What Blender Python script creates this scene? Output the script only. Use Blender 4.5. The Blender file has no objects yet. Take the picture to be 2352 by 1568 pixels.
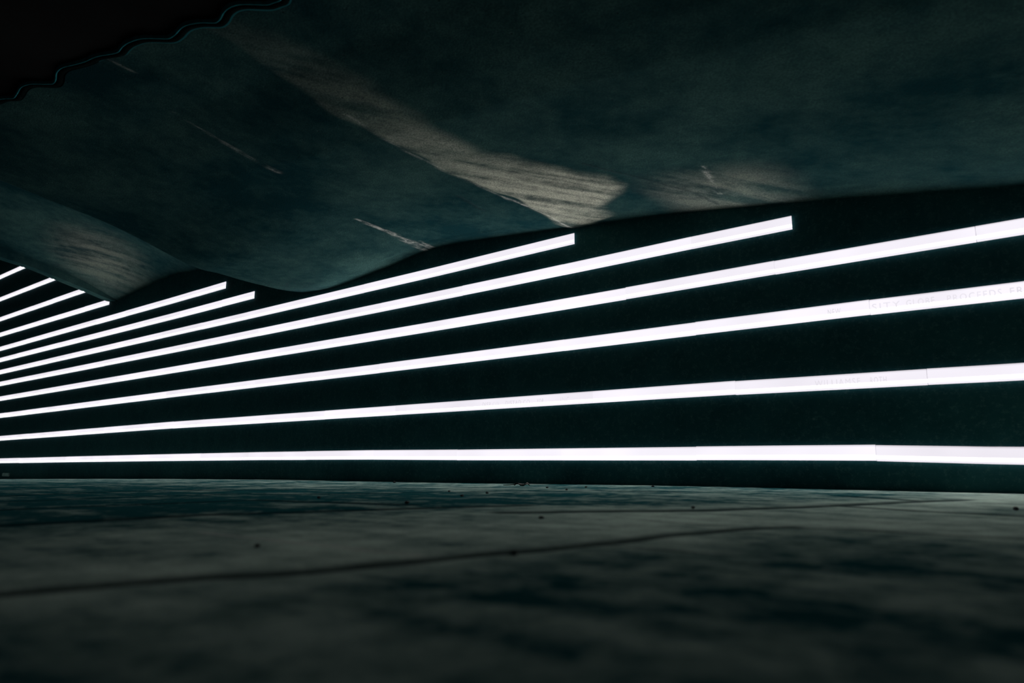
# Underpass at night: a dark wall with rows of white light strips, concrete soffit above, concrete floor below.
import bpy, bmesh, math, random
import numpy as np
from mathutils import Vector, noise
C = bpy.context.scene.collection
S = bpy.context.scene
R = math.radians

# ------------------------------------------------------------------ frame of the place
# The lit wall is the plane y = D.  s runs along the wall to the left (x = -s), t is the distance
# from the wall, z is measured from the camera height; Z0 lifts everything so the floor is near 0.
D, Z0 = 4.93, 0.19
def W(s, t, z): return Vector((-s, D - t, z + Z0))

def interp(x, pts):
    if x <= pts[0][0]: return pts[0][1]
    for (a, va), (b, vb) in zip(pts, pts[1:]):
        if x <= b: return va + (vb - va) * (x - a) / (b - a)
    return pts[-1][1]
def smooth_interp(x, pts):                      # monotone-ish Catmull-Rom
    n = len(pts)
    if x <= pts[0][0]: return pts[0][1]
    if x >= pts[-1][0]: return pts[-1][1]
    for i in range(n - 1):
        if x <= pts[i + 1][0]:
            x0, y0 = pts[i]; x1, y1 = pts[i + 1]; h = x1 - x0
            def sl(j):
                a = pts[max(j - 1, 0)]; b = pts[min(j + 1, n - 1)]
                return (b[1] - a[1]) / (b[0] - a[0])
            u = (x - x0) / h
            return ((2*u**3 - 3*u*u + 1)*y0 + (u**3 - 2*u*u + u)*h*sl(i) + (3*u*u - 2*u**3)*y1 + (u**3 - u*u)*h*sl(i + 1))
def sstep(a, b, x):
    if a == b: return float(x >= a)
    u = min(1, max(0, (x - a) / (b - a))); return u * u * (3 - 2 * u)

# ------------------------------------------------------------------ object helpers
def prop(o, label=None, cat=None, group=None, kind=None):
    if label: o['label'] = label
    if cat: o['category'] = cat
    if group: o['group'] = group
    if kind: o['kind'] = kind
    return o
def mesh_obj(name, verts, faces, mat, parent=None, smooth=False):
    me = bpy.data.meshes.new(name); me.from_pydata([tuple(v) for v in verts], [], faces); me.update()
    if mat: me.materials.append(mat)
    if smooth:
        for p in me.polygons: p.use_smooth = True
    o = bpy.data.objects.new(name, me); C.objects.link(o)
    if parent: o.parent = parent; o.matrix_parent_inverse = parent.matrix_world.inverted()
    return o
def empty(name, loc):
    o = bpy.data.objects.new(name, None); o.empty_display_size = .1; C.objects.link(o); o.location = loc
    bpy.context.view_layer.update(); return o

# ------------------------------------------------------------------ node helpers
def material(name):
    m = bpy.data.materials.new(name); m.use_nodes = True
    nt = m.node_tree; b = nt.nodes['Principled BSDF']
    return m, nt, b
def N(nt, kind, **kw):
    n = nt.nodes.new(kind)
    for k, v in kw.items():
        if k in n.inputs: n.inputs[k].default_value = v
        else: setattr(n, k, v)
    return n
def math_(nt, op, a, b=None, clamp=False):
    n = nt.nodes.new('ShaderNodeMath'); n.operation = op; n.use_clamp = clamp
    for i, v in enumerate((a, b)):
        if v is None: continue
        if isinstance(v, (int, float)): n.inputs[i].default_value = v
        else: nt.links.new(v, n.inputs[i])
    return n.outputs[0]
def mixc(nt, fac, a, b):
    n = nt.nodes.new('ShaderNodeMix'); n.data_type = 'RGBA'
    for sock, v in ((n.inputs[0], fac), (n.inputs[6], a), (n.inputs[7], b)):
        if isinstance(v, (int, float)): sock.default_value = v
        elif isinstance(v, tuple): sock.default_value = (*v, 1)
        else: nt.links.new(v, sock)
    return n.outputs[2]
def maprange(nt, v, a, b, c=0., d=1., smooth=False):
    n = nt.nodes.new('ShaderNodeMapRange'); n.clamp = True
    if smooth: n.interpolation_type = 'SMOOTHSTEP'
    nt.links.new(v, n.inputs[0])
    for i, x in enumerate((a, b, c, d)): n.inputs[i + 1].default_value = x
    return n.outputs[0]
def coords(nt, scale=(1, 1, 1), rot=(0, 0, 0), loc=(0, 0, 0)):
    tc = N(nt, 'ShaderNodeTexCoord'); mp = N(nt, 'ShaderNodeMapping')
    nt.links.new(tc.outputs['Object'], mp.inputs[0])
    mp.inputs['Scale'].default_value = scale; mp.inputs['Rotation'].default_value = rot; mp.inputs['Location'].default_value = loc
    return mp.outputs[0]
def noise_(nt, vec, scale, detail=4, rough=.55, dist=0.):
    n = N(nt, 'ShaderNodeTexNoise', Scale=scale, Detail=detail, Roughness=rough, Distortion=dist)
    nt.links.new(vec, n.inputs['Vector']); return n.outputs['Fac']
def bump(nt, b, h, strength, dist):
    n = N(nt, 'ShaderNodeBump', Strength=strength, Distance=dist)
    nt.links.new(h, n.inputs['Height']); nt.links.new(n.outputs[0], b.inputs['Normal'])
def attr(nt, name):
    n = N(nt, 'ShaderNodeAttribute'); n.attribute_name = name; return n.outputs['Fac']

# ------------------------------------------------------------------ materials
def concrete_soffit():
    m, nt, b = material('soffit_concrete')
    v = coords(nt)
    big = noise_(nt, v, 1.1, 5, .6); mid = noise_(nt, v, 9, 6, .65); fine = noise_(nt, v, 90, 4, .7)
    f = math_(nt, 'ADD', math_(nt, 'MULTIPLY', big, .68), math_(nt, 'MULTIPLY', mid, .32))
    base = mixc(nt, maprange(nt, f, .40, .64), SOF_DARK, SOF_MID)
    # trowelled fingers of pale cement paste
    vr = coords(nt, (1, 1, 1), (0, 0, -R(53)))
    mp = N(nt, 'ShaderNodeMapping'); nt.links.new(vr, mp.inputs[0]); mp.inputs['Scale'].default_value = (.9, 6.5, 3); vf = mp.outputs[0]
    fing = noise_(nt, vf, 1.0, 4, .55, .2)
    pale = attr(nt, 'pale')
    pf = math_(nt, 'MULTIPLY', pale, maprange(nt, math_(nt, 'ADD', fing, math_(nt, 'MULTIPLY', math_(nt, 'SUBTRACT', mid, .5), .35)), .34, .60, .16, 1.))
    col = mixc(nt, pf, base, SOF_PALE)
    vb = coords(nt, (14, 2.2, 3))
    brush = noise_(nt, vb, 1.6, 4, .7, .3)
    st = math_(nt, 'MULTIPLY', attr(nt, 'streak'), math_(nt, 'MULTIPLY', maprange(nt, brush, .40, .58, .05, 1), maprange(nt, mid, .40, .55, .3, 1)))
    col = mixc(nt, st, col, (.80, .80, .74))
    # speckle and small blow holes
    vor = N(nt, 'ShaderNodeTexVoronoi', Scale=16.); nt.links.new(v, vor.inputs['Vector'])
    hole = math_(nt, 'MULTIPLY', maprange(nt, vor.outputs['Distance'], .05, .13, 1, 0), maprange(nt, mid, .50, .62))
    pits = math_(nt, 'MULTIPLY', attr(nt, 'pits'), maprange(nt, noise_(nt, v, 30, 4, .7), .52, .57))
    hole = math_(nt, 'MAXIMUM', hole, pits)
    crk = attr(nt, 'crack')
    hole2 = math_(nt, 'MAXIMUM', hole, crk)
    col = mixc(nt, math_(nt, 'MULTIPLY', hole2, .8), col, (.03, .05, .055))
    col = mixc(nt, maprange(nt, fine, .38, .62, .6, 0), col, (.012, .03, .034))
    nt.links.new(col, b.inputs['Base Color'])
    b.inputs['Roughness'].default_value = .8; b.inputs['Specular IOR Level'].default_value = 0
    h = math_(nt, 'SUBTRACT', math_(nt, 'ADD', math_(nt, 'MULTIPLY', mid, .6), math_(nt, 'MULTIPLY', fine, .45)), math_(nt, 'MULTIPLY', hole2, .9))
    h = math_(nt, 'ADD', h, math_(nt, 'MULTIPLY', pf, .35))
    bump(nt, b, h, .7, .012)
    return m
SOF_DARK = (.005, .033, .040); SOF_MID = (.045, .105, .096); SOF_PALE = (.66, .67, .545)

# floor marks: (points (s, t), half width) of the dark joints and cracks
CRACKS = [
 ([(1.24, 4.75), (1.19, 4.40), (1.06, 4.11), (.93, 3.71), (.80, 3.29), (.68, 2.87), (.62, 2.80)], 0.045),
 ([(.68, 2.87), (.48, 2.79), (.08, 2.78), (-.6, 2.76)], 0.030),
 ([(2.53, 4.3), (2.45, 3.63), (2.15, 3.06), (1.82, 2.54)], 0.075),
 ([(3.55, 4.2), (3.40, 3.45), (3.28, 2.90), (2.25, 2.78)], 0.070),
 ([(5.25, 3.5), (5.31, 2.93), (5.21, 2.36), (4.49, 1.89)], 0.075),
 ([(4.32, 3.8), (4.35, 3.17), (4.10, 2.48), (3.54, 2.26), (2.74, 1.33), (2.39, 1.06), (1.84, .93)], 0.060),
 ([(1.78, .73), (1.27, .62)], 0.035),
 ([(1.63, 2.91), (1.10, 2.35), (.64, 1.48), (.39, .92)], 0.075),
 ([(.77, 1.76), (.42, 1.87), (.11, 1.91), (-.5, 1.95)], 0.050),
 ([(.93, .85), (.51, 1.14)], 0.055),
 ([(.86, 3.52), (.71, 3.51), (.51, 3.51)], 0.014),
 ([(1.00, 2.90), (.79, 2.91)], 0.016),
]
def concrete_floor():
    m, nt, b = material('floor_concrete')
    v = coords(nt)
    big = noise_(nt, v, 1.7, 5, .62, .3); mid = noise_(nt, v, 9., 6, .68, .2); fine = noise_(nt, v, 120, 4, .7)
    vs = coords(nt, (1.0, 4.5, 1)); streaky = noise_(nt, vs, 1.3, 5, .6, .4)
    f = math_(nt, 'ADD', math_(nt, 'ADD', math_(nt, 'MULTIPLY', big, .36), math_(nt, 'MULTIPLY', mid, .36)), math_(nt, 'MULTIPLY', streaky, .28))
    f = math_(nt, 'ADD', f, math_(nt, 'MULTIPLY', math_(nt, 'SUBTRACT', attr(nt, 'slab_shade'), .6), .17))
    base = mixc(nt, maprange(nt, f, .40, .65), FL_DARK, FL_PALE)
    mask = math_(nt, 'MULTIPLY', attr(nt, 'joint'), maprange(nt, mid, .2, .55, .55, 1))
    col = mixc(nt, math_(nt, 'MULTIPLY', attr(nt, 'scratch'), .6), base, (.7, .72, .68))
    col = mixc(nt, math_(nt, 'MULTIPLY', mask, .92), col, (.002, .02, .025))
    col = mixc(nt, maprange(nt, fine, .35, .65, .3, 0), col, (.05, .07, .07))
    nt.links.new(col, b.inputs['Base Color'])
    rg = maprange(nt, f, .38, .64, .85, .7); nt.links.new(rg, b.inputs['Roughness'])
    b.inputs['Specular IOR Level'].default_value = 0
    h = math_(nt, 'SUBTRACT', math_(nt, 'ADD', math_(nt, 'MULTIPLY', mid, .5), math_(nt, 'MULTIPLY', fine, .35)), math_(nt, 'MULTIPLY', mask, 1.2))
    bump(nt, b, h, .6, .010)
    return m
FL_DARK = (.008, .088, .098); FL_PALE = (.70, .90, .78)

def wall_paint():
    m, nt, b = material('wall_dark_paint')
    v = coords(nt); mid = noise_(nt, v, 5, 6, .65); fine = noise_(nt, v, 36, 4, .8)
    col = mixc(nt, maprange(nt, mid, .35, .7), WALL_A, WALL_B)
    vor = N(nt, 'ShaderNodeTexVoronoi', Scale=5.); nt.links.new(v, vor.inputs['Vector'])
    sp = math_(nt, 'MULTIPLY', maprange(nt, vor.outputs['Distance'], .03, .07, 1, 0), maprange(nt, mid, .52, .6))
    col = mixc(nt, math_(nt, 'MULTIPLY', sp, .5), col, (.25, .33, .33))
    col = mixc(nt, maprange(nt, fine, .52, .70, 0, .6), col, (.10, .20, .20))
    nt.links.new(col, b.inputs['Base Color']); b.inputs['Roughness'].default_value = .8; b.inputs['Specular IOR Level'].default_value = .2
    bump(nt, b, fine, .5, .006)
    return m
WALL_A = (.008, .078, .088); WALL_B = (.021, .108, .117)

def plain(name, col, rough=.7, metal=0., nscale=25, amp=.35, spec=.3):
    m, nt, b = material(name)
    v = coords(nt); f = noise_(nt, v, nscale, 5, .6)
    c = mixc(nt, maprange(nt, f, .3, .7), tuple(x * (1 - amp) for x in col), tuple(min(1, x * (1 + amp)) for x in col))
    nt.links.new(c, b.inputs['Base Color']); b.inputs['Roughness'].default_value = rough; b.inputs['Metallic'].default_value = metal; b.inputs['Specular IOR Level'].default_value = spec
    return m

# opal lamp covers: a far brighter band is added low down to light the concrete
GLOW, ADDED_BAND = 1.04, 28.
def lamp_mat(name, added_band):
    m = bpy.data.materials.new(name); m.use_nodes = True; nt = m.node_tree; nt.nodes.clear()
    out = N(nt, 'ShaderNodeOutputMaterial'); e = N(nt, 'ShaderNodeEmission')
    uv = N(nt, 'ShaderNodeUVMap'); uv.uv_map = 'UVMap'
    sep = N(nt, 'ShaderNodeSeparateXYZ'); nt.links.new(uv.outputs[0], sep.inputs[0])
    oi = N(nt, 'ShaderNodeObjectInfo')
    rnd = maprange(nt, oi.outputs['Random'], 0, 1, .93, 1.03)
    if added_band:
        v = sep.outputs[1]
        prof = math_(nt, 'MULTIPLY', maprange(nt, v, .13, .18, 0, 1, True), maprange(nt, v, .26, .36, 1, 0, True))
        st = math_(nt, 'MULTIPLY', rnd, math_(nt, 'ADD', math_(nt, 'MULTIPLY', prof, ADDED_BAND - .95), .95)); e.inputs[0].default_value = (1.0, .95, .93, 1)
    else:
        top = maprange(nt, sep.outputs[1], .86, 1.0, 1., .66)
        wob = N(nt, 'ShaderNodeTexNoise', Scale=1.6, Detail=2.); nt.links.new(N(nt, 'ShaderNodeTexCoord').outputs['Object'], wob.inputs['Vector'])
        st = math_(nt, 'MULTIPLY', math_(nt, 'MULTIPLY', top, maprange(nt, wob.outputs['Fac'], .35, .65, .93, 1.03)), math_(nt, 'MULTIPLY', rnd, GLOW))
        e.inputs[0].default_value = (.925, .885, .965, 1)
    nt.links.new(st, e.inputs[1]); nt.links.new(e.outputs[0], out.inputs[0])
    return m
def letter_mat():
    m = bpy.data.materials.new('backlit_lettering'); m.use_nodes = True; nt = m.node_tree; nt.nodes.clear()
    out = N(nt, 'ShaderNodeOutputMaterial'); e = N(nt, 'ShaderNodeEmission')
    v = N(nt, 'ShaderNodeTexCoord').outputs['Object']; f = noise_(nt, v, 9, 3)
    nt.links.new(mixc(nt, maprange(nt, f, .35, .65), (.72, .69, .75), (.86, .82, .89)), e.inputs[0]); nt.links.new(e.outputs[0], out.inputs[0])
    return m

M_SOF = concrete_soffit(); M_FLOOR = concrete_floor(); M_WALL = wall_paint(); M_LAMP = lamp_mat('lamp_cover', False); M_CORE = lamp_mat('lamp_cover_added_band', True); M_LET = letter_mat()
M_CHAN = plain('channel_grey', (.66, .64, .68), .6)
M_SHEET = plain('corrugated_dark_steel', (.002, .003, .003), .9, spec=.02)
M_TRIM = plain('edge_trim_steel', (.02, .16, .18), .7, spec=.0)
M_GROOVE_SHADE = plain('groove_shade_black', (.003, .006, .006), .9, spec=0)  # black colour stands for shade in the groove beside the trim
M_STONE = plain('dark_pebble', (.03, .04, .04), .9, 0, 60)
M_LEAF = plain('dry_leaf', (.035, .04, .035), .85, 0, 40)
M_PLATE = plain('marker_plate', (.5, .55, .52), .5)

# ------------------------------------------------------------------ floor
FLZ = [(-9, -.19), (2, -.192), (4, -.211), (5, -.221), (8, -.243), (12, -.30), (18, -.405), (32, -.66)]
def floor_z(s): return smooth_interp(s, FLZ)
def grid(name, mat, us, vs, fn, flip=False):
    verts = [fn(u, v) for u in us for v in vs]; nv = len(vs); faces = []
    for i in range(len(us) - 1):
        for j in range(nv - 1):
            q = (i*nv + j, i*nv + j + 1, (i+1)*nv + j + 1, (i+1)*nv + j)
            faces.append(q[::-1] if flip else q)
    return mesh_obj(name, verts, faces, mat, None, True)
def lin(a, b, n): return [a + (b - a) * i / (n - 1) for i in range(n)]
def seg_mask(X, Y, pts, w, soft=(.30, 1.30)):
    best = np.full(X.shape, 9.)
    for (a, b), (c, d) in zip(pts, pts[1:]):
        vx, vy = c - a, d - b
        u = np.clip(((X - a) * vx + (Y - b) * vy) / (vx*vx + vy*vy), 0, 1)
        best = np.minimum(best, np.hypot(X - a - u*vx, Y - b - u*vy))
    q = np.clip((soft[1] - best / w) / (soft[1] - soft[0]), 0, 1)
    return q * q * (3 - 2 * q)
def floor_mesh():
    us = np.concatenate([np.linspace(-9, -.8, 30)[:-1], np.linspace(-.8, 6, 520), np.linspace(6, 32, 110)[1:]])
    vs = np.concatenate([np.linspace(-.3, 0, 3)[:-1], np.linspace(0, 4.8, 390), np.linspace(4.8, 12, 30)[1:]])
    fz = np.array([floor_z(u) for u in us])
    Sg, Tg = np.meshgrid(us, vs, indexing='ij'); Zg = np.repeat(fz[:, None], len(vs), 1)
    # joints are not ruler straight
    wx = .018 * np.sin(3.1 * Tg + 1.7 * Sg) + .008 * np.sin(11 * Tg - 7 * Sg) + .005 * np.sin(23 * Sg + 17 * Tg)
    wy = .018 * np.sin(2.7 * Sg - 1.3 * Tg + 1) + .008 * np.sin(9 * Sg + 8 * Tg) + .005 * np.sin(19 * Sg - 25 * Tg)
    J = np.zeros_like(Sg)
    for pts, w in CRACKS: J = np.maximum(J, seg_mask(Sg + wx, Tg + wy, pts, w))
    K = seg_mask(Sg, Tg, [(1.83, 3.96), (1.03, 3.92)], .012)
    # slab tones with light falloff painted in: pale middle, darker foreground, wall side, left
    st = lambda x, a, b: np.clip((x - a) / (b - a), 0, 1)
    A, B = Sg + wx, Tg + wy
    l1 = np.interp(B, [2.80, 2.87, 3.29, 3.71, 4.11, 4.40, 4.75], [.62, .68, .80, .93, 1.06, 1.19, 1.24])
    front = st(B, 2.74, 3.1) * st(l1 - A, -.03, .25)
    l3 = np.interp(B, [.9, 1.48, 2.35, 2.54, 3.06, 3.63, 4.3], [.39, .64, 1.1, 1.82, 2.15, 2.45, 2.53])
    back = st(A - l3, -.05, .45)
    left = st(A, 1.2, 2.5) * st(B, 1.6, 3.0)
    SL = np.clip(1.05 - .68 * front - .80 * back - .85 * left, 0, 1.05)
    n, m = len(us), len(vs)
    co = np.stack([-Sg, D - Tg, Zg + Z0 - .004 * J], -1).reshape(-1, 3)
    idx = np.arange(n * m).reshape(n, m)
    q = np.stack([idx[:-1, :-1], idx[:-1, 1:], idx[1:, 1:], idx[1:, :-1]], -1).reshape(-1, 4)
    me = bpy.data.meshes.new('floor')
    me.vertices.add(len(co)); me.vertices.foreach_set('co', co.astype(np.float32).ravel())
    me.loops.add(q.size); me.loops.foreach_set('vertex_index', q.ravel().astype(np.int32))
    me.polygons.add(len(q)); me.polygons.foreach_set('loop_start', (np.arange(len(q)) * 4).astype(np.int32))
    me.polygons.foreach_set('use_smooth', np.ones(len(q), bool))
    me.update(calc_edges=True); me.validate(); me.materials.append(M_FLOOR)
    for nm, A in (('joint', J), ('scratch', K), ('slab_shade', SL)):
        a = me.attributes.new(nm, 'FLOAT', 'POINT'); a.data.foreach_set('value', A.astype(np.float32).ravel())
    o = bpy.data.objects.new('floor', me); C.objects.link(o); return o
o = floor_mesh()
prop(o, 'dark stained concrete floor with crossing joints and cracks', 'floor', kind='structure')

# ------------------------------------------------------------------ lit wall
def wall_mesh():
    vs, fs = [], []
    ss = lin(-9, 32, 42)
    for s in ss:
        vs += [W(s, 0, floor_z(s) - .05), W(s, 0, 6.3), W(s, -.3, floor_z(s) - .05), W(s, -.3, 6.3)]
    for i in range(len(ss) - 1):
        a, b = 4*i, 4*i + 4
        fs += [(a, b, b+1, a+1), (a+2, a+3, b+3, b+2), (a+1, b+1, b+3, a+3)]
    fs += [(0, 1, 3, 2), (4*len(ss)-4, 4*len(ss)-2, 4*len(ss)-1, 4*len(ss)-3)]
    return mesh_obj('wall_right', vs, fs, M_WALL)
prop(wall_mesh(), 'long near-black painted wall carrying the rows of white light strips', 'wall', kind='structure')

# ------------------------------------------------------------------ soffit
ZW = [(-9, .75), (-2, 1.40), (-.02, 1.62), (.54, 1.71), (1.30, 1.83), (2.17, 1.95), (3.16, 2.05), (4.01, 2.13), (4.89, 2.19), (5.71, 2.11), (6.64, 2.035), (7.16, 2.06)]
R7 = [(0, 0), (.37, -.035), (.71, -.03), (1.14, -.012), (1.34, -.005), (1.64, .06), (2.09, .20), (2.50, .285), (2.88, .345), (3.22, .40), (4, .52), (10, 1.2)]
R3 = [(0, 0), (2.2, .0), (2.5, .03), (2.95, .10), (3.4, .13), (4, .16), (10, .4)]
def z_main(s, t):
    k = sstep(3.4, 7.16, s)
    return smooth_interp(s, ZW) + (1 - k) * interp(t, R3) + k * smooth_interp(t, R7)
# wavy end of the soffit where the corrugated sheet begins, (s, t)
WAVE = [(-0.903, 3.192), (-0.793, 3.259), (-0.683, 3.278), (-0.573, 3.214), (-0.463, 3.186), (-0.353, 3.247), (-0.243, 3.283), (-0.133, 3.227), (-0.023, 3.184), (0.087, 3.234), (0.197, 3.284), (0.307, 3.242), (0.417, 3.186), (0.527, 3.222), (0.637, 3.283), (0.747, 3.256), (0.857, 3.193), (0.967, 3.212), (1.077, 3.28), (1.187, 3.271), (1.297, 3.205), (1.407, 3.206), (1.517, 3.276), (1.627, 3.287), (1.737, 3.223), (1.847, 3.207), (1.957, 3.275), (2.067, 3.306), (2.177, 3.25), (2.287, 3.22), (2.397, 3.283), (2.507, 3.334), (2.617, 3.293), (2.682, 3.298), (2.74, 3.309), (2.861, 3.378), (2.943, 3.385), (3.042, 3.36), (3.112, 3.36), (3.203, 3.407), (3.289, 3.426), (3.412, 3.412), (3.5, 3.417), (3.639, 3.488), (3.747, 3.505), (3.827, 3.502), (3.94, 3.488), (4.136, 3.524), (4.298, 3.529), (4.429, 3.54), (4.575, 3.556), (4.694, 3.546), (4.831, 3.508), (4.924, 3.499), (4.998, 3.527), (5.098, 3.582), (5.185, 3.598), (5.31, 3.586), (5.403, 3.585), (5.492, 3.629), (5.587, 3.647), (5.698, 3.669), (5.948, 3.675), (6.198, 3.658), (6.448, 3.685), (6.698, 3.648), (6.948, 3.695), (7.198, 3.639), (7.448, 3.702), (7.698, 3.633)]
def wave_t(s): return smooth_interp(s, WAVE)
PALE_UP = [(0, 3.02), (.05, 2.98), (.14, 2.72), (.40, 2.66), (.62, 2.40), (.78, 2.26), (.95, 2.30), (1.33, 2.54), (1.71, 2.78), (2.08, 2.84), (2.61, 2.80), (2.8, 2.82), (3.16, 2.90), (3.4, 3.02), (4, 3.2)]
def pale(s, t):
    e = 3.19 + .035 * math.sin(5.1 * t + .6) + .02 * math.sin(13 * t) + .03 * sstep(.9, 1.8, t)
    up = interp(t, PALE_UP) + .05 * noise.noise((s * 6, t * 6, 3))
    a = sstep(e + .035, e - .015, s) * sstep(up - .10, up + .10, s)
    strength = interp(t, [(0, .95), (1.1, .9), (1.8, .60), (2.4, .27), (3.0, .11), (3.5, .04)])
    # broad, thin veil further along
    veil = .28 * sstep(2.3, 1.9, s) * sstep(1.0, 1.5, s) * sstep(1.0, .5, t)
    return max(a * strength, veil)
STREAKS = [([(4.98, .03), (4.93, .30), (4.88, .63), (4.85, 1.07)], .085, .020, .9), ([(4.89, .05), (4.83, .28)], .03, .012, .5),
           ([(4.56, 2.10), (4.54, 2.39), (4.50, 2.65), (4.46, 2.98)], .055, .006, .34),
           ([(3.20, 0.0), (3.19, .30), (3.20, .62), (3.24, .95)], .030, .02, .8), ([(3.24, .95), (3.26, 1.5), (3.23, 2.0), (3.19, 2.5)], .022, .014, .30),
           ([(1.60, .88), (1.66, .60), (1.72, .28)], .026, .012, .6), ([(4.10, 3.62), (4.11, 3.38)], .04, .02, .35)]
SCRK = [[(2.28, 1.25), (2.05, .80), (1.86, .40), (1.80, .12)], [(3.55, 1.10), (3.62, .72)]]
def pdist(s, t, pts):
    best = (9, 0); tot = len(pts) - 1
    for i, ((a, b), (c, d)) in enumerate(zip(pts, pts[1:])):
        vx, vy = c - a, d - b; u = ((s - a)*vx + (t - b)*vy) / (vx*vx + vy*vy); u = min(1, max(0, u))
        r = math.hypot(s - a - u*vx, t - b - u*vy)
        if r < best[0]: best = (r, (i + u) / tot)
    return best
def streak(s, t):
    m = 0
    for pts, w0, w1, k in STREAKS:
        if abs(s - pts[0][0]) > .4: continue
        r, u = pdist(s, t, pts); w = w0 + (w1 - w0) * u
        m = max(m, k * sstep(w, w * .3, r))
    return m
def soffit_main():
    ss = lin(-9, -1, 30)[:-1] + lin(-1, 7.16, 330); n = 170
    verts, faces, A = [], [], {'pale': [], 'streak': [], 'pits': [], 'crack': []}
    for s in ss:
        T = wave_t(s)
        for j in range(n):
            t = -.15 + (T + .15) * j / (n - 1)
            z = z_main(s, max(t, 0))
            z += .012 * noise.noise((s * .9, t * .9, 1.7)) + .006 * noise.noise((s * 3, t * 3, 7)) if t > .2 else 0
            pl = pale(s, t)
            verts.append(W(s, t, z - .012 * pl * sstep(3.4, 3.1, s)))
            A['pale'].append(pl); A['streak'].append(streak(s, t))
            A['pits'].append(sstep(.55, .15, math.hypot((s - 7.1) / 1.5, (t - .35) / 1.1)))
            A['crack'].append(max(sstep(.02, .006, pdist(s, t, c)[0]) * .8 for c in SCRK) if 1.6 < s < 3.8 else 0)
    for i in range(len(ss) - 1):
        for j in range(n - 1):
            faces.append((i*n + j, (i+1)*n + j, (i+1)*n + j + 1, i*n + j + 1))
    # end face of this bay, up to the next one, and the edge at the sheet
    b0 = (len(ss) - 1) * n; k0 = len(verts)
    for j in range(n): verts.append(verts[b0 + j] + Vector((0, 0, 1.6)))
    for j in range(n - 1): faces.append((b0 + j, k0 + j, k0 + j + 1, b0 + j + 1))
    for k in A: A[k] += [0.] * n
    o = mesh_obj('ceiling', verts, faces, M_SOF, None, True)
    for k, v in A.items():
        a = o.data.attributes.new(k, 'FLOAT', 'POINT'); a.data.foreach_set('value', v)
    return o
prop(soffit_main(), 'rough concrete soffit overhead with a long pale streak', 'ceiling', kind='structure')

ZN = [(7.0, 2.86), (9.84, 2.82), (10.67, 2.875), (11.71, 2.84), (12.7, 2.76)]
RN = [(0, 0), (.51, .22), (.96, .37), (1.42, .47), (1.78, .55), (4.5, 1.15)]
LN = [(-.15, 2.75), (.11, 2.755), (.44, 2.85), (.91, 2.97), (1.34, 3.08), (1.76, 3.14), (4.5, 3.6)]
def soffit_far():
    ss = lin(7.0, 12.7, 120); n = 90; verts, faces, P = [], [], []
    for s in ss:
        for j in range(n):
            t = -.15 + 4.65 * j / (n - 1)
            verts.append(W(s, t, smooth_interp(s, ZN) + interp(max(t, 0), RN) + (.02 * noise.noise((s, t, 4)) if t > .2 else 0)))
            P.append(.30 * sstep(.9, .15, math.hypot((s - 11.6) / 1.6, (t - .75 + .25 * (s - 11.6)) / 1.1)))
    for i in range(len(ss) - 1):
        for j in range(n - 1): faces.append((i*n + j, (i+1)*n + j, (i+1)*n + j + 1, i*n + j + 1))
    o = mesh_obj('ceiling', verts, faces, M_SOF, None, True)
    a = o.data.attributes.new('pale', 'FLOAT', 'POINT'); a.data.foreach_set('value', P)
    return o
prop(soffit_far(), 'farther concrete soffit bay behind the first drop', 'ceiling', kind='structure')
def downstand():
    ts = lin(-.15, 4.5, 40); vs, fs = [], []
    for t in ts:
        lo = interp(t, LN)
        for s, z in ((12.70, lo), (12.95, lo + .02), (12.95, 6.3), (12.70, 6.3)): vs.append(W(s, t, z))
    for i in range(len(ts) - 1):
        for k in range(4):
            a, b = 4*i + k, 4*i + (k + 1) % 4
            fs.append((a, a + 4, b + 4, b))
    fs += [(0, 1, 2, 3), tuple(4*len(ts) - 4 + k for k in (3, 2, 1, 0))]
    return mesh_obj('beam', vs, fs, M_SOF)
prop(downstand(), 'concrete downstand beam at the far end of the soffit, cutting off the upper strips', 'beam', kind='structure')
o = grid('ceiling', M_SOF, [12.9, 32], [-.15, 12], lambda s, t: W(s, t, 6.2), False)
prop(o, 'high concrete soffit beyond the downstand beam', 'ceiling', kind='structure')

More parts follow.
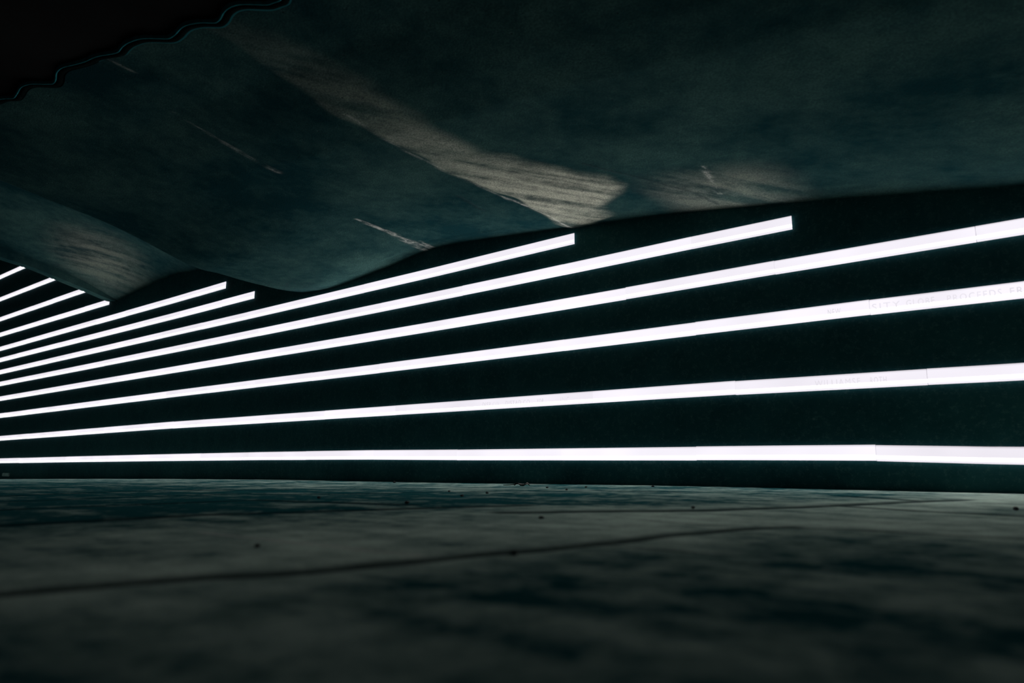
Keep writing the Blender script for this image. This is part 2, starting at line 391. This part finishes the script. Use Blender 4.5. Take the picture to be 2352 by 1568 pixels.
# ------------------------------------------------------------------ corrugated sheet past the wavy edge
def sheet():
    root = empty('corrugated_sheet', W(3, 4.0, 2.2))
    prop(root, 'black corrugated steel sheet whose wavy edge meets the concrete soffit, upper left', 'corrugated sheet')
    ss = lin(-9, -1, 12)[:-1] + lin(-1, 7.15, 520)
    edge = []
    for s in ss:
        T = wave_t(min(s, 7.16)); edge.append((s, T, z_main(min(s, 7.16), T)))
    def strip(offs, name, mat):
        vs, fs = [], []; k = len(offs)
        for i, (s, T, z) in enumerate(edge):
            # direction away from the edge, square to the wave
            a, b = edge[max(i - 1, 0)], edge[min(i + 1, len(edge) - 1)]
            d = Vector((b[0] - a[0], b[1] - a[1])); d.normalize(); nn = Vector((-d.y, d.x))
            for r, dz in offs: vs.append(W(s + nn.x * r, T + nn.y * r, z + dz))
        for i in range(len(edge) - 1):
            for j in range(k - 1): fs.append((i*k + j, (i+1)*k + j, (i+1)*k + j + 1, i*k + j + 1))
        return mesh_obj(name, vs, fs, mat, root, True)
    strip([(.008, .03), (.009, -.004), (.042, -.004), (.05, .03)], 'groove_shade', M_GROOVE_SHADE)  # dark strip put in as the shade along the wavy edge
    strip([(.043, .03), (.044, -.004), (.047, -.008), (.051, -.008), (.054, -.004), (.055, .03)], 'edge_trim', M_TRIM)
    # the sheet itself: the wave runs on as corrugations
    vs, fs = [], []; ts = [.055, .4, 1.2, 2.5, 6.5]
    for s, T, z in edge:
        w = T - 3.45
        for q in ts: vs.append(W(s, T + q, z + .012 + .02 * q))
    k = len(ts)
    for i in range(len(edge) - 1):
        for j in range(k - 1): fs.append((i*k + j, (i+1)*k + j, (i+1)*k + j + 1, i*k + j + 1))
    o = mesh_obj('sheet_panel', vs, fs, M_SHEET, root, True)
sheet()

# ------------------------------------------------------------------ light strips
# name -> top edge polyline (s, z), joints phase, right end s, left end s
BAR_H = .101
ROWS = [
 ('lowest white light strip, just above the concrete floor', [(-2, .055), (.14, .074), (.89, .095), (1.62, .098), (4.55, .099), (5.76, .104), (7.91, .100), (10.2, .087), (14, .062), (18, .031), (30, -.08)], .90, -1.5, 30),
 ('second white light strip up from the floor, with faint lettering', [(-2, .548), (.09, .555), (.57, .561), (1.81, .570), (5.46, .566), (10.3, .562), (14, .540), (18.1, .513), (30, .42)], .575, -1.5, 30),
 ('third white light strip up from the floor, with the clearest lettering', [(-2, 1.03), (.04, 1.037), (.86, 1.044), (2.1, 1.045), (5.7, 1.036), (10.3, 1.032), (18.3, 1.013), (30, .97)], .86, -1.5, 30),
 ('fourth white light strip up, highest one running out of frame at right', [(-1, 1.414), (0, 1.417), (1.5, 1.419), (2.7, 1.412), (5.1, 1.405), (10.4, 1.403), (18.4, 1.397), (30, 1.38)], .24, -.40, 30),
 ('white light strip with square end under the soffit, rightmost end in view', [(1, 1.73), (2.1, 1.731), (3.8, 1.721), (5.7, 1.719), (10.5, 1.718), (18.6, 1.736), (30, 1.75)], 2.07, 1.31, 30),
 ('white light strip ending where the pale soffit streak meets the wall', [(3, 1.990), (3.8, 1.988), (4.9, 1.982), (8.4, 1.982), (10.5, 1.988), (18.7, 2.013), (30, 2.04)], 3.59, 3.16, 30),
 ('white light strip ending left of the soffit corner, lower of the pair', [(8, 2.252), (10.6, 2.254), (18.8, 2.300), (30, 2.36)], 9.12, 8.30, 30),
 ('white light strip ending left of the soffit corner, upper of the pair', [(9, 2.514), (10.6, 2.514), (18.9, 2.568), (30, 2.64)], 9.86, 9.06, 30),
 ('fourth light strip from the top at far left, square end beside the beam', [(13, 2.838), (19, 2.913), (30, 3.05)], 14.1, 13.03, 30),
 ('third light strip from the top at far left, cut off by the beam', [(13, 3.225), (14.3, 3.240), (19.2, 3.297), (30, 3.42)], 14.6, 13.2, 30),
 ('second light strip from the top at far left, cut off by the beam', [(13, 3.715), (15.9, 3.752), (19.4, 3.806), (30, 3.96)], 14.6, 13.2, 30),
 ('topmost light strip at far left, shortest one in view', [(13, 4.27), (17, 4.345), (19.6, 4.386), (30, 4.56)], 14.6, 13.2, 30),
]
SEG, GAP, DEEP, OFF = 1.211, .003, .018, .002
def panel(name, s0, s1, top, parent):
    k = max(2, int((s1 - s0) / .3) + 1)
    # section (depth from wall, height fraction): slim opal cover with soft shoulders
    sec = [(OFF, 0), (DEEP * .75, .0), (DEEP, .03), (DEEP, .13), (DEEP, .36), (DEEP, .86), (DEEP * .82, .955), (DEEP * .35, 1.0), (OFF, 1.0)]
    vs, uv, fs = [], [], []; m = len(sec)
    for s in lin(s0, s1, k):
        zt = interp(s, top)
        for d, h in sec: vs.append(W(s, d, zt - BAR_H * (1 - h))); uv.append((s - s0, h))
    for i in range(k - 1):
        for j in range(m - 1): fs.append((i*m + j, i*m + j + 1, (i+1)*m + j + 1, (i+1)*m + j))
    fs += [tuple(range(m))[::-1], tuple((k-1)*m + j for j in range(m))]
    o = mesh_obj(name, vs, fs, M_LAMP, parent)
    o.data.materials.append(M_CORE)
    for i in range(k - 1): o.data.polygons[i * (m - 1) + 3].material_index = 1
    ul = o.data.uv_layers.new(name='UVMap')
    for lp in o.data.loops: ul.data[lp.index].uv = uv[lp.vertex_index]
    return o
def lettering(text, s0, s1, zc, cap, parent):
    # s0 > s1: the words read left to right, so they run from large s to small s
    cu = bpy.data.curves.new('lettering', 'FONT'); cu.body = text; cu.size = 1; cu.extrude = .004; cu.align_x = 'LEFT'; cu.resolution_u = 3
    cu.space_character = 1.25
    tmp = bpy.data.objects.new('lettering', cu); C.objects.link(tmp); bpy.context.view_layer.update()
    me = bpy.data.meshes.new_from_object(tmp.evaluated_get(bpy.context.evaluated_depsgraph_get()))
    bpy.data.objects.remove(tmp); bpy.data.curves.remove(cu)
    xs = [v.co.x for v in me.vertices]; x0, x1 = min(xs), max(xs)
    for v in me.vertices:
        u = (v.co.x - x0) / (x1 - x0); s = s0 + (s1 - s0) * u
        p = W(s, DEEP + .0004 + v.co.z * .1, zc + (v.co.y / .7 - .5) * cap); v.co = p
    me.materials.clear(); me.materials.append(M_LET)
    o = bpy.data.objects.new('lettering', me); C.objects.link(o); o.parent = parent; o.matrix_parent_inverse = parent.matrix_world.inverted()
    o['label'] = 'faint grey lettering on the lit cover'
    return o
LETTERS = {1: [('WILLIAMSF', 1.235, .955), ('ROTH', .895, .80), ('DISP.CO.', 4.21, 4.0), ('DISTAD.CO.', 3.93, 3.64), ('YOR', 3.575, 3.50), ('INC', 3.32, 3.23)],
           2: [('NEW', 1.117, 1.037), ('SITY', .845, .683), ('GLOBE.', .648, .478), ('PROCEEDS', .425, .148), ('FR', .108, .045)]}
for r, (label, top, ph, end, far) in enumerate(ROWS):
    root = empty('light_strip', W(end, 0, interp(end, top) - BAR_H))
    prop(root, label, 'light strip', 'white light strips along the wall')
    # slim channel behind the covers
    vs, fs = [], []
    ss = [end + .004] + [x for x in lin(0, 30, 31) if x > end + .1] 
    for s in ss:
        zt = interp(s, top)
        for d, z in ((OFF, zt - BAR_H + .004), (.011, zt - BAR_H + .004), (.011, zt - .004), (OFF, zt - .004)): vs.append(W(s, d, z))
    for i in range(len(ss) - 1):
        for k in range(3): fs.append((4*i + k, 4*i + k + 1, 4*i + 5 + k, 4*i + 4 + k))
    mesh_obj('mounting_channel', vs, fs, M_CHAN, root)
    cuts = [end]; s = ph
    while s - SEG > end + .05: s -= SEG
    while s < far:
        if s > end + .03: cuts.append(s)
        s += SEG
    panels = []
    for a, b in zip(cuts, cuts[1:]):
        if a > 20.6: break                      # the rows run out of the frame at s = 20
        lift = random.Random(r * 100 + len(panels)).uniform(-.0016, .0016)
        panels.append((a, b, panel('light_panel', a + GAP / 2, b - GAP / 2, [(x, z + lift) for x, z in top], root)))
    for text, s0, s1 in LETTERS.get(r, ()):
        sm = (s0 + s1) / 2
        host = next(p for a, b, p in panels if a <= sm <= b)
        lettering(text, s0, s1, interp(sm, top) - BAR_H * .54, .043, host)

# ------------------------------------------------------------------ small things
def pebble(s, t, r, label, seed):
    rnd = random.Random(seed); bm = bmesh.new(); bmesh.ops.create_icosphere(bm, subdivisions=2, radius=1)
    for v in bm.verts:
        k = 1 + .35 * noise.noise(v.co * 1.6 + Vector((seed, 0, 0)))
        v.co = Vector((v.co.x * r * k * 1.25, v.co.y * r * k, v.co.z * r * k * .7))
    me = bpy.data.meshes.new('pebble'); bm.to_mesh(me); bm.free(); me.materials.append(M_STONE)
    zmin = min(v.co.z for v in me.vertices)
    o = bpy.data.objects.new('pebble', me); C.objects.link(o); o.location = W(s, t, floor_z(s) - zmin - .001)
    o.rotation_euler = (0, 0, rnd.uniform(0, 6)); prop(o, label, 'pebble', 'pebbles scattered on the floor')
PEB = [((2.31, 2.75), .010, 'dark pebble on the floor left of centre, largest of those'), ((5.18, .22), .012, 'small dark pebble near the wall foot, left of the dead leaf'),
       ((3.07, 1.67), .008, 'small dark pebble left of and in front of the dead leaf'), ((2.55, 2.12), .009, 'dark pebble midway between dead leaf and largest centre pebble'),
       ((2.66, 1.78), .008, 'small dark pebble in front of the dead leaf'), ((.89, 3.79), .007, 'blurred dark pebble in the foreground, under the lower frame centre'),
       ((1.42, 4.04), .006, 'blurred dark pebble in the left foreground by the pale scratch'), ((2.55, 1.10), .008, 'small dark pebble on the long joint right of the leaf'),
       ((2.67, .67), .008, 'small dark pebble near the wall, right of the leaf'), ((3.09, 2.65), .009, 'dark pebble at left beside a long floor joint'),
       ((1.36, 3.04), .007, 'dark pebble on the bright floor patch at centre'), ((2.33, .30), .010, 'dark pebble near the wall foot right of centre'),
       ((1.16, 2.28), .007, 'dark pebble on the bright floor patch, right of centre'), ((.14, 1.63), .010, 'dark pebble at the right edge of the frame'),
       ((2.89, .84), .008, 'tiny dark pebble just right of the dead leaf')]
for i, ((s, t), r, lab) in enumerate(PEB): pebble(s, t, r, lab, i)

def dead_leaf():
    s, t = 3.33, .56
    root = empty('dead_leaf', W(s, t, floor_z(s)))
    prop(root, 'dark curled dead leaf lying on the floor near the wall, centre', 'leaf')
    vs, fs = [], []; n = 9
    for i in range(n):
        u = i / (n - 1); x = -.07 + .14 * u; w = .045 * math.sin(math.pi * min(1, u * .92 + .05)) ** .8
        for k, c in enumerate((-1, -.5, 0, .5, 1)):
            h = .010 + .024 * abs(c) ** 1.5 * math.sin(math.pi * u) + .014 * math.sin(9 * u + c)
            vs.append(Vector((x, w * c, max(h * .65, .003))))
    for i in range(n - 1):
        for k in range(4): fs.append((i*5 + k, i*5 + k + 1, i*5 + 6 + k, i*5 + 5 + k))
    base = W(s, t, floor_z(s))
    o = mesh_obj('blade', [base + v for v in vs], fs, M_LEAF, root, True)
    sol = o.modifiers.new('thickness', 'SOLIDIFY'); sol.thickness = .003
    # stalk: a thin tapering bent tube
    pts = [Vector((-.07, 0, .012)), Vector((-.10, .006, .010)), Vector((-.14, .002, .006)), Vector((-.18, -.01, .005))]
    vs, fs = [], []
    for i, p in enumerate(pts):
        r = .005 - .0008 * i
        for k in range(6): vs.append(base + p + Vector((0, r * math.cos(k * math.pi / 3), r * math.sin(k * math.pi / 3))))
    for i in range(len(pts) - 1):
        for k in range(6): fs.append((6*i + k, 6*i + (k+1) % 6, 6*i + 6 + (k+1) % 6, 6*i + 6 + k))
    fs += [tuple(range(6))[::-1], tuple(range(18, 24))]
    mesh_obj('stalk', vs, fs, M_LEAF, root, True)
dead_leaf()

def marker_plate():
    s0, s1, z0, z1 = 17.15, 17.56, -.337, -.270
    bm = bmesh.new(); bmesh.ops.create_cube(bm, size=1)
    for v in bm.verts: v.co = Vector((v.co.x * (s1 - s0), v.co.y * .02, v.co.z * (z1 - z0)))
    bmesh.ops.bevel(bm, geom=bm.edges[:], offset=.006, segments=2, affect='EDGES')
    me = bpy.data.meshes.new('marker_plate'); bm.to_mesh(me); bm.free(); me.materials.append(M_PLATE)
    o = bpy.data.objects.new('marker_plate', me); C.objects.link(o); o.location = W((s0 + s1) / 2, .012, (z0 + z1) / 2)
    prop(o, 'tiny pale plate on the wall foot at far left, under the lowest strip', 'plate')
marker_plate()

# ------------------------------------------------------------------ night ambience, camera, view
w = bpy.data.worlds.new('night'); S.world = w; w.use_nodes = True
bg = w.node_tree.nodes['Background']; bg.inputs[0].default_value = (.10, .75, .85, 1); bg.inputs[1].default_value = .02

cam = bpy.data.cameras.new('camera'); co = bpy.data.objects.new('camera', cam); C.objects.link(co)
cam.sensor_width = 36; cam.lens = 24; cam.clip_start = .02; cam.clip_end = 200
co.location = (0, 0, Z0); co.rotation_euler = (R(90 + 9.84), 0, R(90 - 51.87))
cam.dof.use_dof = True; cam.dof.focus_distance = 7.0; cam.dof.aperture_fstop = 1.7
S.camera = co
vs_ = S.view_settings; vs_.view_transform = 'Standard'; vs_.look = 'None'; vs_.gamma = 1; vs_.use_curve_mapping = False; vs_.exposure = 0
S.cycles.use_denoising = True; S.cycles.max_bounces = 8; S.cycles.diffuse_bounces = 5
